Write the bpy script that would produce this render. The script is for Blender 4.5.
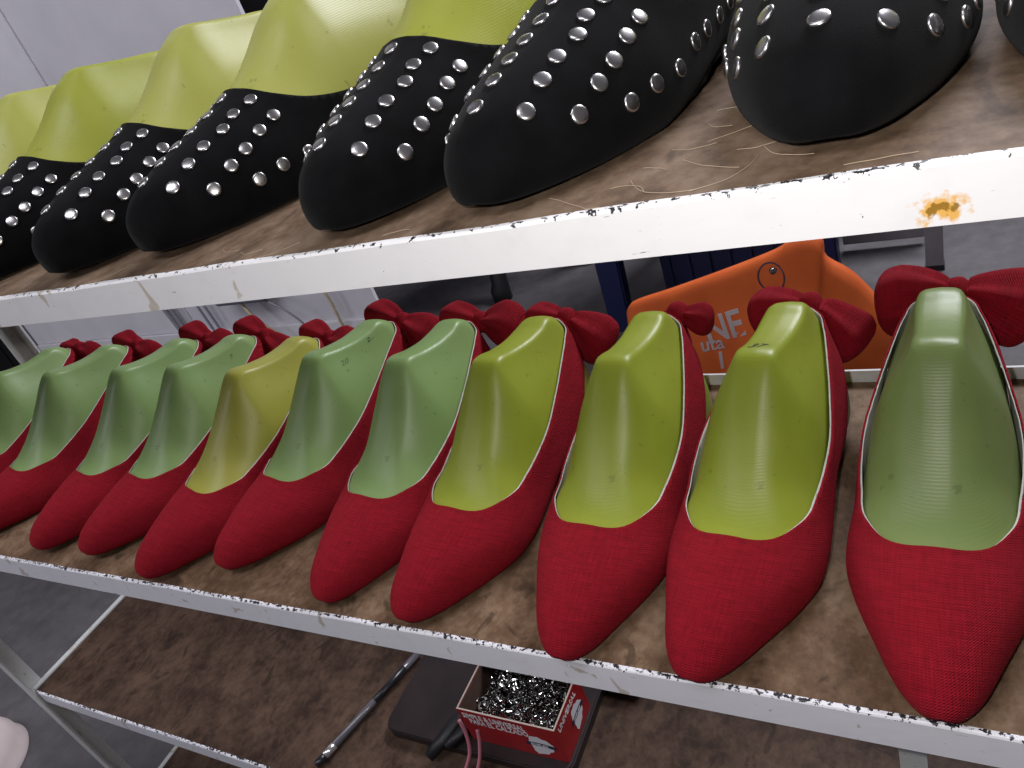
import bpy, bmesh, math, random
import numpy as np
from mathutils import Vector, Matrix, Quaternion

random.seed(7)
scn = bpy.context.scene
for o in list(bpy.data.objects):
    bpy.data.objects.remove(o)
COL = scn.collection
PI = math.pi
Z0 = 0.554            # height of the lower shoe shelf above the floor
H = 0.36              # eye height above that shelf
ZU = 0.2665           # upper shelf above the lower one
ZB = -0.304           # tool shelf below it

# ------------------------------------------------------------------ camera
R = Matrix(((0.86201695, 0.01971075, 0.50649606),
            (0.39755215, 0.59360526, -0.69970357),
            (-0.31445041, 0.80451493, 0.50386175)))
CAM = Vector((0, -0.6332 * H, H + Z0))
cd = bpy.data.cameras.new('camera'); cam = bpy.data.objects.new('camera', cd)
COL.objects.link(cam)
cam.matrix_world = Matrix.Translation(CAM) @ R.to_4x4()
cd.sensor_width = 36; cd.lens = 27.1017; cd.clip_start = 0.01
scn.camera = cam

# ------------------------------------------------------------------ world, lights, exposure
w = bpy.data.worlds.new('world'); scn.world = w; w.use_nodes = True
bg = w.node_tree.nodes['Background']
bg.inputs[0].default_value = (0.80, 0.78, 0.95, 1); bg.inputs[1].default_value = 0.06
def area(name, loc, target, size, power, color):
    l = bpy.data.lights.new(name, 'AREA'); l.shape = 'RECTANGLE'; l.size, l.size_y = size
    l.energy = power; l.color = color
    o = bpy.data.objects.new(name, l); COL.objects.link(o); o.location = loc
    o.rotation_euler = (Vector(target) - Vector(loc)).to_track_quat('-Z', 'Y').to_euler()
    return o
area('overhead_area_light', (-1.0, -0.8, 2.4), (-1.6, 0.9, 0.7), (2.2, 0.5), 27, (0.93, 0.93, 1.0))
area('left_front_fill', (-2.9, -1.15, 1.45), (-1.7, 0.95, 0.45), (1.0, 1.2), 13, (0.93, 0.93, 1.0))  # added fill light out of view, brightens the white partition
area('overhead_area_light', (0.4, 2.2, 2.5), (0.0, 1.6, 0.0), (1.6, 0.5), 95, (0.93, 0.93, 1.0))  # second overhead lamp, added to lift the floor behind the rack
fl = bpy.data.lights.new('phone_flash', 'POINT'); fl.energy = 3.7; fl.color = (1.0, 0.97, 0.93)
fl.shadow_soft_size = 0.006
flo = bpy.data.objects.new('phone_flash', fl); COL.objects.link(flo)
flo.location = CAM + R @ Vector((-0.034, 0.020, 0.006))
scn.view_settings.view_transform = 'Standard'; scn.view_settings.look = 'None'
scn.view_settings.gamma = 1; scn.view_settings.use_curve_mapping = False
scn.view_settings.exposure = -0.10

# ------------------------------------------------------------------ helpers
def P(x, y, z): return Vector((x, y, z + Z0))
def tag(o, label=None, cat=None, group=None, kind=None):
    if label: o['label'] = label
    if cat: o['category'] = cat
    if group: o['group'] = group
    if kind: o['kind'] = kind
    return o
def link(name, me, mat=None, parent=None):
    o = bpy.data.objects.new(name, me); COL.objects.link(o)
    if mat is not None:
        if len(me.materials) == 0: me.materials.append(mat)
        elif me.materials[0] != mat:
            o.material_slots[0].link = 'OBJECT'; o.material_slots[0].material = mat
    if parent is not None: o.parent = parent
    return o
def empty(name, loc=(0, 0, 0), rz=0):
    o = bpy.data.objects.new(name, None); COL.objects.link(o)
    o.empty_display_size = 0.02
    o.location = loc; o.rotation_euler = (0, 0, rz); return o
def mesh(name, verts, faces, smooth=False, uvs=None):
    me = bpy.data.meshes.new(name); me.from_pydata([tuple(v) for v in verts], [], faces)
    if smooth: me.polygons.foreach_set('use_smooth', [True] * len(me.polygons))
    if uvs is not None:
        uv = me.uv_layers.new(name='UVMap')
        li = np.empty(len(me.loops), dtype=np.int32); me.loops.foreach_get('vertex_index', li)
        uv.data.foreach_set('uv', np.asarray(uvs, dtype=np.float32)[li].ravel())
    me.update(); return me
def bm_mesh(name, bm, smooth=False):
    bmesh.ops.recalc_face_normals(bm, faces=bm.faces)
    me = bpy.data.meshes.new(name); bm.to_mesh(me); bm.free()
    if smooth: me.polygons.foreach_set('use_smooth', [True] * len(me.polygons))
    return me
def add_box(bm, a, b, bevel=0.0):
    a, b = Vector(a), Vector(b)
    r = bmesh.ops.create_cube(bm, size=1.0)
    vs = r['verts']; c = (a + b) / 2; d = b - a
    for v in vs: v.co = Vector((v.co.x * d.x, v.co.y * d.y, v.co.z * d.z)) + c
    if bevel > 0:
        es = list({e for v in vs for e in v.link_edges})
        bmesh.ops.bevel(bm, geom=es, offset=bevel, segments=2, affect='EDGES', profile=0.6)
def box(name, a, b, mat, parent=None, bevel=0.0):
    bm = bmesh.new(); add_box(bm, a, b, bevel)
    return link(name, bm_mesh(name, bm), mat, parent)
def tube_data(pts, rad, n=8, cap=True, flat=1.0):
    pts = [Vector(p) for p in pts]; rads = rad if isinstance(rad, (list, tuple)) else [rad] * len(pts)
    vs, fs = [], []; up = None
    for i, p in enumerate(pts):
        t = (pts[min(i + 1, len(pts) - 1)] - pts[max(i - 1, 0)]).normalized()
        if up is None:
            up = Vector((0, 0, 1)) if abs(t.z) < 0.9 else Vector((0, 1, 0))
        a = t.cross(up).normalized(); up = a.cross(t).normalized()
        for k in range(n):
            q = 2 * PI * k / n
            vs.append(p + (a * math.cos(q) + up * math.sin(q) * flat) * rads[i])
    for i in range(len(pts) - 1):
        for k in range(n):
            k2 = (k + 1) % n
            fs.append((i * n + k, i * n + k2, (i + 1) * n + k2, (i + 1) * n + k))
    if cap:
        fs.append(tuple(reversed(range(n)))); b = (len(pts) - 1) * n; fs.append(tuple(range(b, b + n)))
    return vs, fs
def tube(name, pts, rad, mat, parent=None, n=8, flat=1.0):
    v, f = tube_data(pts, rad, n, True, flat); return link(name, mesh(name, v, f, True), mat, parent)
def lathe(name, prof, mat, parent=None, n=32):
    vs, fs = [], []
    for r, z in prof:
        for k in range(n):
            q = 2 * PI * k / n; vs.append((r * math.cos(q), r * math.sin(q), z))
    for i in range(len(prof) - 1):
        for k in range(n):
            k2 = (k + 1) % n; fs.append((i * n + k, i * n + k2, (i + 1) * n + k2, (i + 1) * n + k))
    return link(name, mesh(name, vs, fs, True), mat, parent)
def curve_pts(ctrl, n):
    c = catmull(np.array(ctrl, dtype=float), n); return [Vector(p) for p in c]
def catmull(c, n):
    """centripetal-free Catmull-Rom through rows of c, n samples (rows may be any-dimensional)"""
    c = np.asarray(c, dtype=float); m = len(c)
    t = np.linspace(0, m - 1, n); i = np.clip(t.astype(int), 0, m - 2)
    u = (t - i).reshape((-1,) + (1,) * (c.ndim - 1))
    p0, p1, p2, p3 = c[np.maximum(i - 1, 0)], c[i], c[i + 1], c[np.minimum(i + 2, m - 1)]
    return 0.5 * (2 * p1 + (p2 - p0) * u + (2 * p0 - 5 * p1 + 4 * p2 - p3) * u ** 2 + (3 * p1 - p0 - 3 * p2 + p3) * u ** 3)

# ------------------------------------------------------------------ materials
class NT:
    def __init__(s, name):
        s.m = bpy.data.materials.new(name); s.m.use_nodes = True
        s.t = s.m.node_tree; s.b = s.t.nodes['Principled BSDF']
    def n(s, typ, **kw):
        nd = s.t.nodes.new(typ)
        for k, v in kw.items():
            if k.startswith('i_'):
                key = k[2:]; key = int(key) if key.isdigit() else key.replace('_', ' ')
                if isinstance(v, bpy.types.NodeSocket): s.t.links.new(v, nd.inputs[key])
                else: nd.inputs[key].default_value = v
            else: setattr(nd, k, v)
        return nd
    def l(s, a, b): s.t.links.new(a, b)
    def set(s, **kw):
        for k, v in kw.items():
            key = k.replace('_', ' ')
            if isinstance(v, bpy.types.NodeSocket): s.l(v, s.b.inputs[key])
            else: s.b.inputs[key].default_value = v
    def coord(s, kind='Object', scale=(1, 1, 1), loc=(0, 0, 0)):
        c = s.n('ShaderNodeTexCoord'); m = s.n('ShaderNodeMapping')
        m.inputs['Scale'].default_value = scale; m.inputs['Location'].default_value = loc
        s.l(c.outputs[kind], m.inputs['Vector']); return m.outputs[0]
    def ramp(s, fac, stops, interp='LINEAR'):
        r = s.n('ShaderNodeValToRGB'); cr = r.color_ramp; cr.interpolation = interp
        while len(cr.elements) < len(stops): cr.elements.new(0.5)
        for e, (p, c) in zip(cr.elements, stops):
            e.position = p; e.color = c if len(c) == 4 else (*c, 1)
        s.l(fac, r.inputs[0]); return r.outputs[0]
    def noise(s, vec, scale, detail=4, rough=0.55):
        return s.n('ShaderNodeTexNoise', i_Vector=vec, i_Scale=scale, i_Detail=detail, i_Roughness=rough).outputs[0]
    def mix(s, fac, a, b, blend='MIX'):
        m = s.n('ShaderNodeMix', data_type='RGBA', blend_type=blend)
        for idx, v in ((0, fac), (6, a), (7, b)):
            if isinstance(v, bpy.types.NodeSocket): s.l(v, m.inputs[idx])
            elif idx == 0: m.inputs[0].default_value = v
            else: m.inputs[idx].default_value = v if len(v) == 4 else (*v, 1)
        return m.outputs[2]
    def math(s, op, a, b=None, clamp=False):
        m = s.n('ShaderNodeMath', operation=op, use_clamp=clamp)
        for idx, v in ((0, a), (1, b)):
            if v is None: continue
            if isinstance(v, bpy.types.NodeSocket): s.l(v, m.inputs[idx])
            else: m.inputs[idx].default_value = v
        return m.outputs[0]
    def bump(s, h, strength=0.3, dist=0.001):
        b = s.n('ShaderNodeBump', i_Height=h, i_Strength=strength, i_Distance=dist)
        s.l(b.outputs[0], s.b.inputs['Normal']); return b
M = {}
def simple(name, col, rough=0.5, metal=0.0, spec=0.5, mottled=0.0, scale=30, bump=0.0):
    t = NT(name); t.set(Roughness=rough, Metallic=metal, Specular_IOR_Level=spec)
    v = t.coord('Object')
    if mottled > 0:
        n = t.noise(v, scale, 5)
        dark = tuple(c * (1 - mottled) for c in col); lite = tuple(min(1, c * (1 + mottled)) for c in col)
        t.set(Base_Color=t.ramp(n, [(0.3, dark), (0.7, lite)]))
    else: t.set(Base_Color=(*col, 1))
    if bump > 0: t.bump(t.noise(v, scale * 3, 3), bump, 0.001)
    M[name] = t.m; return t.m

def plastic(name, col, col2, tint):
    """hand-turned shoe last plastic: faint milling lines, scuffs"""
    t = NT(name); v = t.coord('Object')
    n = t.noise(v, 22, 4); c = t.mix(t.ramp(n, [(0.35, (0, 0, 0)), (0.7, (1, 1, 1))]), col, col2)
    sp = t.noise(v, 130, 2); spots = t.ramp(sp, [(0.27, (1, 1, 1)), (0.30, (0, 0, 0))])
    c = t.mix(t.math('MULTIPLY', spots, 0.35), c, tint)
    wv = t.n('ShaderNodeTexWave', i_Vector=v, i_Scale=260, i_Distortion=1.2, i_Detail=1.0)
    wv.bands_direction = 'Z'
    t.set(Base_Color=c, Roughness=0.40, Specular_IOR_Level=0.45)
    t.bump(t.math('ADD', wv.outputs[1], t.math('MULTIPLY', t.noise(v, 300, 3), 0.8)), 0.06, 0.0006)
    M[name] = t.m
plastic('lime', (0.285, 0.345, 0.030), (0.335, 0.39, 0.045), (0.10, 0.12, 0.02))
plastic('sage', (0.220, 0.340, 0.115), (0.255, 0.380, 0.140), (0.06, 0.11, 0.03))
plastic('sage_soft', (0.190, 0.262, 0.080), (0.220, 0.295, 0.098), (0.06, 0.10, 0.03))
plastic('olive_lime', (0.335, 0.365, 0.045), (0.385, 0.405, 0.065), (0.13, 0.14, 0.03))
plastic('yellow', (0.375, 0.370, 0.055), (0.42, 0.41, 0.075), (0.12, 0.11, 0.02))
plastic('pale_lime', (0.40, 0.415, 0.085), (0.45, 0.455, 0.115), (0.13, 0.14, 0.04))

def fabric(name, c1, c2, su, sv, strength, rough, sheen):
    t = NT(name); v = t.coord('UV')
    sep = t.n('ShaderNodeSeparateXYZ', i_Vector=v)
    nz = t.noise(v, 260, 3)
    jit = t.math('MULTIPLY', nz, 2.6)
    a = t.math('SINE', t.math('ADD', t.math('MULTIPLY', sep.outputs[0], su), jit))
    b = t.math('SINE', t.math('ADD', t.math('MULTIPLY', sep.outputs[1], sv), jit))
    hgt = t.math('ADD', t.math('MULTIPLY', a, b), t.math('MULTIPLY', a, 0.55))
    sl1 = t.n('ShaderNodeTexNoise', i_Vector=t.coord('UV', (70, 800, 1)), i_Scale=1.0, i_Detail=3.0).outputs[0]
    sl2 = t.n('ShaderNodeTexNoise', i_Vector=t.coord('UV', (1000, 60, 1)), i_Scale=1.0, i_Detail=3.0).outputs[0]
    slub = t.math('ADD', t.math('MULTIPLY', sl1, 0.45), t.math('MULTIPLY', sl2, 0.55))
    f = t.math('ADD', t.math('MULTIPLY', hgt, 0.16), slub)
    t.set(Base_Color=t.ramp(f, [(0.25, c1), (0.75, c2)]), Roughness=rough, Specular_IOR_Level=0.15,
          Sheen_Weight=sheen, Sheen_Roughness=0.4)
    t.b.inputs['Sheen Tint'].default_value = (*[min(1, c * 2.2 + 0.05) for c in c2], 1)
    t.bump(t.math('ADD', hgt, t.math('MULTIPLY', slub, 2.0)), strength, 0.0007)
    M[name] = t.m
fabric('red_linen', (0.175, 0.0040, 0.010), (0.440, 0.011, 0.027), 5200, 4400, 0.65, 0.85, 0.10)
def suede(name):
    t = NT(name); v = t.coord('Object')
    n = t.noise(v, 45, 5); fine = t.noise(v, 2200, 2)
    t.set(Base_Color=t.ramp(n, [(0.3, (0.0022, 0.0022, 0.0026)), (0.75, (0.0062, 0.0062, 0.0072))]), Roughness=0.95,
          Specular_IOR_Level=0.08, Sheen_Weight=0.03, Sheen_Roughness=0.5)
    t.bump(fine, 0.35, 0.0005); M[name] = t.m
suede('black_suede')
simple('chrome_stud', (0.52, 0.505, 0.50), 0.32, 1.0)
simple('lining_white', (0.62, 0.60, 0.56), 0.7, mottled=0.08)
simple('ink', (0.02, 0.02, 0.025), 0.7)
simple('ink_soft', (0.13, 0.16, 0.05), 0.7)

def painted_rail(name, base, chip_amt, rust=(), stain_x=9.0):
    """old white enamel on angle iron: black chips at the top edge, scratches, beige stains, rust"""
    t = NT(name); v = t.coord('Object'); sep = t.n('ShaderNodeSeparateXYZ', i_Vector=v)
    uv = t.coord('UV'); us = t.n('ShaderNodeSeparateXYZ', i_Vector=uv)
    dirt = t.noise(v, 60, 5)
    c = t.mix(t.ramp(dirt, [(0.5, (0, 0, 0)), (0.8, (0.35, 0.35, 0.35))]), base, tuple(b * 0.8 for b in base))
    st = t.n('ShaderNodeTexNoise', i_Vector=t.coord('Object', (60, 60, 36), (3.1, 0, 1)), i_Scale=1.0, i_Detail=3.0, i_Distortion=0.8).outputs[0]
    sm = t.ramp(st, [(0.645, (0, 0, 0)), (0.66, (0.55, 0.55, 0.55)), (0.76, (0.75, 0.75, 0.75))])
    sm = t.math('MULTIPLY', sm, t.math('LESS_THAN', sep.outputs[0], stain_x))
    c = t.mix(sm, c, (0.42, 0.33, 0.20))
    sc = t.n('ShaderNodeTexNoise', i_Vector=t.coord('Object', (90, 90, 900), (1, 0, 0)), i_Scale=1.0, i_Detail=4.0).outputs[0]
    c = t.mix(t.ramp(sc, [(0.70, (0, 0, 0)), (0.73, (0.8, 0.8, 0.8))]), c, (0.05, 0.045, 0.05))
    ch = t.noise(v, 330, 4, 0.65)
    # height inside the rail comes from the UV v coordinate (0 bottom, 1 top)
    edge = t.ramp(us.outputs[1], [(0.86, (0, 0, 0)), (0.985, (0.36, 0.36, 0.36)), (1.0, (0.45, 0.45, 0.45))])
    chip = t.math('ADD', ch, t.math('MULTIPLY', edge, chip_amt))
    cm = t.ramp(chip, [(0.695, (0, 0, 0)), (0.705, (1, 1, 1))])
    c = t.mix(cm, c, (0.022, 0.02, 0.024))
    for (px, pz, r, col) in rust:
        d = t.n('ShaderNodeCombineXYZ'); t.l(t.math('SUBTRACT', sep.outputs[0], px), d.inputs[0])
        t.l(t.math('MULTIPLY', t.math('SUBTRACT', sep.outputs[2], pz), 1.6), d.inputs[1])
        ln = t.n('ShaderNodeVectorMath', operation='LENGTH', i_0=d.outputs[0]).outputs[1]
        k = t.math('ADD', t.math('DIVIDE', ln, r), t.math('MULTIPLY', t.math('SUBTRACT', t.noise(v, 240, 4), 0.5), 2.6))
        c = t.mix(t.ramp(k, [(0.35, (0.9, 0.9, 0.9)), (0.75, (0, 0, 0))]), c, col)
        k2 = t.math('ADD', t.math('DIVIDE', ln, r * 0.6), t.math('MULTIPLY', t.math('SUBTRACT', t.noise(v, 330, 4), 0.5), 3.2))
        c = t.mix(t.ramp(k2, [(0.25, (0.9, 0.9, 0.9)), (0.5, (0, 0, 0))]), c, tuple(x * 0.35 for x in col))
    t.set(Base_Color=c, Roughness=0.42, Specular_IOR_Level=0.4)
    t.bump(t.math('ADD', t.noise(v, 120, 3), t.math('MULTIPLY', cm, -0.6)), 0.25, 0.0006)
    M[name] = t.m
painted_rail('rail_upper', (0.80, 0.79, 0.80), 0.30, [(-0.0050, ZU + Z0 - 0.0135, 0.0100, (0.75, 0.38, 0.03))], -0.26)
painted_rail('rail_lower', (0.86, 0.85, 0.90), 0.40)
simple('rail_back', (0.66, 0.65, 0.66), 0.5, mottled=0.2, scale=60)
painted_rail('rail_grey', (0.62, 0.63, 0.62), 0.3)

def shelf_wood(name, dark, mid, lite, stain, scratches):
    t = NT(name); v = t.coord('Object', (1, 0.8, 1))
    n1 = t.noise(v, 30, 8, 0.68); n2 = t.noise(v, 170, 6, 0.65)
    f = t.math('ADD', t.math('MULTIPLY', n1, 0.7), t.math('MULTIPLY', n2, 0.3))
    c = t.ramp(f, [(0.39, dark), (0.5, mid), (0.61, lite)])
    bl = t.n('ShaderNodeTexNoise', i_Vector=t.coord('Object', (1, 0.7, 1), (4, 2, 0)), i_Scale=34.0, i_Detail=3.0, i_Distortion=1.4).outputs[0]
    c = t.mix(t.ramp(bl, [(0.60, (0, 0, 0)), (0.68, (stain, stain, stain))]), c, tuple(x * 0.35 for x in dark))
    if scratches:
        for (rot, sc) in ((0.5, 1.0), (-0.9, 0.8), (1.9, 1.2)):
            mp = t.n('ShaderNodeMapping'); cc = t.n('ShaderNodeTexCoord'); t.l(cc.outputs['Object'], mp.inputs[0])
            mp.inputs['Rotation'].default_value = (0, 0, rot); mp.inputs['Scale'].default_value = (12 * sc, 1300 * sc, 1)
            s = t.n('ShaderNodeTexNoise', i_Vector=mp.outputs[0], i_Scale=1.0, i_Detail=2.0, i_Distortion=2.2).outputs[0]
            c = t.mix(t.ramp(s, [(0.685, (0, 0, 0)), (0.72, (0.6, 0.6, 0.6))]), c, (0.42, 0.33, 0.24))
    t.set(Base_Color=c, Roughness=0.62, Specular_IOR_Level=0.2)
    t.bump(n2, 0.2, 0.0008); M[name] = t.m
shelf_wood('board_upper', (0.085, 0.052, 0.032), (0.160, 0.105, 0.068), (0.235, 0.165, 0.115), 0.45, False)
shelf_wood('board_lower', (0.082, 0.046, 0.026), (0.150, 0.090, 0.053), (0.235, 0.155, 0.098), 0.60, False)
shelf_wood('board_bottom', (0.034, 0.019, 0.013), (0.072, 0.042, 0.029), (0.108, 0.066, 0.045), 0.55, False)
simple('wall_white', (0.62, 0.60, 0.65), 0.6, mottled=0.06, scale=9, bump=0.1)
simple('wall_pale', (0.68, 0.66, 0.70), 0.6, mottled=0.05, scale=12)
simple('wall_dark', (0.035, 0.034, 0.038), 0.8, mottled=0.3, scale=4)
simple('groove', (0.16, 0.15, 0.20), 0.7)
def concrete():
    t = NT('concrete'); v = t.coord('Object')
    n = t.noise(v, 3.2, 8, 0.65); n2 = t.noise(v, 28, 6, 0.6)
    f = t.math('ADD', t.math('MULTIPLY', n, 0.6), t.math('MULTIPLY', n2, 0.4))
    t.set(Base_Color=t.ramp(f, [(0.3, (0.050, 0.045, 0.047)), (0.5, (0.090, 0.084, 0.090)), (0.7, (0.135, 0.129, 0.139))]), Roughness=0.6)
    t.bump(n2, 0.25, 0.003); M['concrete'] = t.m
concrete()
simple('box_red', (0.36, 0.010, 0.014), 0.45, mottled=0.12, scale=60)
simple('card_inside', (0.10, 0.060, 0.045), 0.8, mottled=0.15, scale=80)
simple('card_edge', (0.50, 0.42, 0.36), 0.8)
simple('print_white', (0.80, 0.80, 0.84), 0.6)
simple('print_navy', (0.02, 0.03, 0.07), 0.6)
simple('nickel', (0.36, 0.36, 0.35), 0.16, 1.0)
simple('slab', (0.022, 0.014, 0.015), 0.45, mottled=0.4, scale=25)
simple('black_rubber', (0.008, 0.008, 0.009), 0.5)
simple('pink_cord', (0.50, 0.17, 0.22), 0.5)
simple('pen_barrel', (0.14, 0.13, 0.15), 0.15, spec=0.8)
simple('pen_ink', (0.02, 0.02, 0.025), 0.3)
simple('pen_silver', (0.75, 0.75, 0.76), 0.25, 0.8)
simple('blue_plastic', (0.007, 0.011, 0.060), 0.35, mottled=0.15, scale=8)
simple('navy_plastic', (0.007, 0.010, 0.045), 0.45, mottled=0.2, scale=8)
simple('rim_pale', (0.55, 0.57, 0.66), 0.4)
def bag_cloth():
    t = NT('orange_cloth'); v = t.coord('Object')
    n = t.noise(v, 9, 5); wv = t.noise(v, 900, 2)
    t.set(Base_Color=t.ramp(n, [(0.3, (0.50, 0.085, 0.018)), (0.7, (0.66, 0.135, 0.030))]), Roughness=0.75, Specular_IOR_Level=0.2)
    t.bump(wv, 0.2, 0.001); M['orange_cloth'] = t.m
bag_cloth()
simple('bag_print', (0.72, 0.66, 0.68), 0.6)
simple('pale_plastic', (0.66, 0.56, 0.55), 0.45, mottled=0.06, scale=20)
simple('grey_steel', (0.24, 0.24, 0.26), 0.4, 0.3, mottled=0.1)
simple('cable_cream', (0.60, 0.50, 0.34), 0.6)
simple('cable_grey', (0.30, 0.29, 0.33), 0.6)
simple('socket_grey', (0.20, 0.19, 0.24), 0.5)

# ------------------------------------------------------------------ the room
def struct(o): o['kind'] = 'structure'; return o
struct(box('floor', (-4.2, -1.2, -0.05), (1.6, 3.4, 0.0), M['concrete']))
struct(box('wall_back', (-4.2, 3.4, -0.05), (1.6, 3.5, 2.7), M['wall_dark']))
struct(box('wall_left', (-4.3, -1.2, -0.05), (-4.2, 3.5, 2.7), M['wall_dark']))
WY = 0.95
wp = struct(box('wall_partition', (-2.572, WY, 0.0), (-1.114, WY + 0.009, 2.5), M['wall_white']))
box('skirting_panel', (-2.50, WY - 0.010, 0.0), (-1.118, WY, Z0 - 0.292), M['wall_pale'], wp, 0.002)
box('edge_strip', (-2.572, WY - 0.012, 0.0), (-2.530, WY, 2.5), M['wall_pale'], wp, 0.002)
box('groove_strip', (-2.527, WY - 0.004, 0.0), (-2.512, WY, 2.5), M['groove'], wp)
box('seam_strip', (-1.747, WY - 0.004, Z0 - 0.29), (-1.738, WY, 2.5), M['wall_pale'], wp)
box('panel_sheet', (-2.50, WY - 0.003, Z0 - 0.29), (-1.748, WY, 2.5), M['wall_pale'], wp)

# ------------------------------------------------------------------ the rack
RX0, RX1, RD = -1.118, 0.34, 0.2665
rack = empty('shelf_rack', (0, 0, 0))
tag(rack, 'white painted angle iron rack with three brown boards holding the shoes', 'rack')
def rail_mesh(name, x0, x1, zt, h, y, flange, back=False):
    """L-section rail: upright face toward the viewer and a flange under the board; UV v runs up the face"""
    th = 0.003; s = -1 if back else 1
    n = 60; vs, uv, fs = [], [], []
    prof = [(0, -h, 0), (0, -0.0012, 0.94), (0.0006, -0.0003, 0.97), (0.0012, 0, 1), (th, 0, 1), (th, -h + th, 0.2), (flange, -h + th, 0.1), (flange, -h, 0)]
    for i in range(n + 1):
        x = x0 + (x1 - x0) * i / n
        wob = 0.00025 * math.sin(i * 1.7) + 0.0002 * math.sin(i * 0.61)
        for (py, pz, pv) in prof:
            vs.append((x, y + s * py, zt + pz + Z0 + (wob if pv > 0.9 else 0))); uv.append((x, pv))
    k = len(prof)
    for i in range(n):
        for j in range(k):
            j2 = (j + 1) % k
            f = (i * k + j, i * k + j2, (i + 1) * k + j2, (i + 1) * k + j)
            fs.append(f if not back else f[::-1])
    fs.append(tuple(range(k))[::-1]); fs.append(tuple(range(n * k, n * k + k)))
    return mesh(name, vs, fs, False, uv)
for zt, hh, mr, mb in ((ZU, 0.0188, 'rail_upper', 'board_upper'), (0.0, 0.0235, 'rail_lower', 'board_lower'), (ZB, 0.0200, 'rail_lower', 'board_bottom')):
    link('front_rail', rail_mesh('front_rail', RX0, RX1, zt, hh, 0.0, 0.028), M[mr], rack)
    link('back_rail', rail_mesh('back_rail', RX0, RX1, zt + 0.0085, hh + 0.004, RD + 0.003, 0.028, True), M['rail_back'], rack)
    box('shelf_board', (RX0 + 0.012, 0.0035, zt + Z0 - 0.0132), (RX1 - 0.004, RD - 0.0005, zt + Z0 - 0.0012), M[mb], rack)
    for x in (RX0 + 0.0035, RX1 - 0.004):
        box('side_rail', (x, 0.003, zt + Z0 - hh), (x + 0.0085, RD, zt + Z0 + 0.001), M['rail_grey'], rack)
def angle_post(x, y, sx, sy):
    bm = bmesh.new(); wd, th = 0.020, 0.003
    add_box(bm, (x, y, 0.0), (x + sx * wd, y + sy * th, 1.25)); add_box(bm, (x, y + sy * th, 0.0), (x + sx * th, y + sy * wd * 1.15, 1.25))
    link('post', bm_mesh('post', bm), M['rail_grey'], rack)
angle_post(RX0 - 0.001, -0.0042, 1, 1); angle_post(RX0 + 0.022, RD + 0.0075, 1, -1)
angle_post(RX1 + 0.001, -0.0042, -1, 1); angle_post(RX1 + 0.001, RD + 0.0075, -1, -1)
box('middle_strut', (-0.036, 0.038, Z0 + ZB + 0.0), (-0.022, 0.0415, Z0 - 0.0238), M['rail_grey'], rack)

# ------------------------------------------------------------------ shoe lasts
U = np.array([0, 0.10, 0.25, 0.45, 0.65, 0.82, 0.94, 1.0])
VAMP = np.array([0.84, 0.965, 1.0, 0.97, 0.875, 0.69, 0.44, 0.19])
INST = np.array([0.82, 0.965, 1.0, 0.97, 0.875, 0.71, 0.48, 0.21])
CONF = np.array([0.80, 0.965, 0.99, 0.93, 0.79, 0.60, 0.42, 0.22])
CONE = np.array([0.78, 0.965, 1.0, 0.945, 0.79, 0.565, 0.395, 0.31])
VAMP_B = np.array([0.84, 0.965, 1.0, 0.955, 0.83, 0.635, 0.40, 0.17])
INST_B = np.array([0.82, 0.965, 1.0, 0.94, 0.80, 0.60, 0.37, 0.15])
HEEL = np.array([0.78, 0.965, 1.0, 0.95, 0.79, 0.57, 0.44, 0.36])
BACK = np.array([0.70, 0.93, 1.0, 0.98, 0.86, 0.70, 0.54, 0.36])
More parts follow.
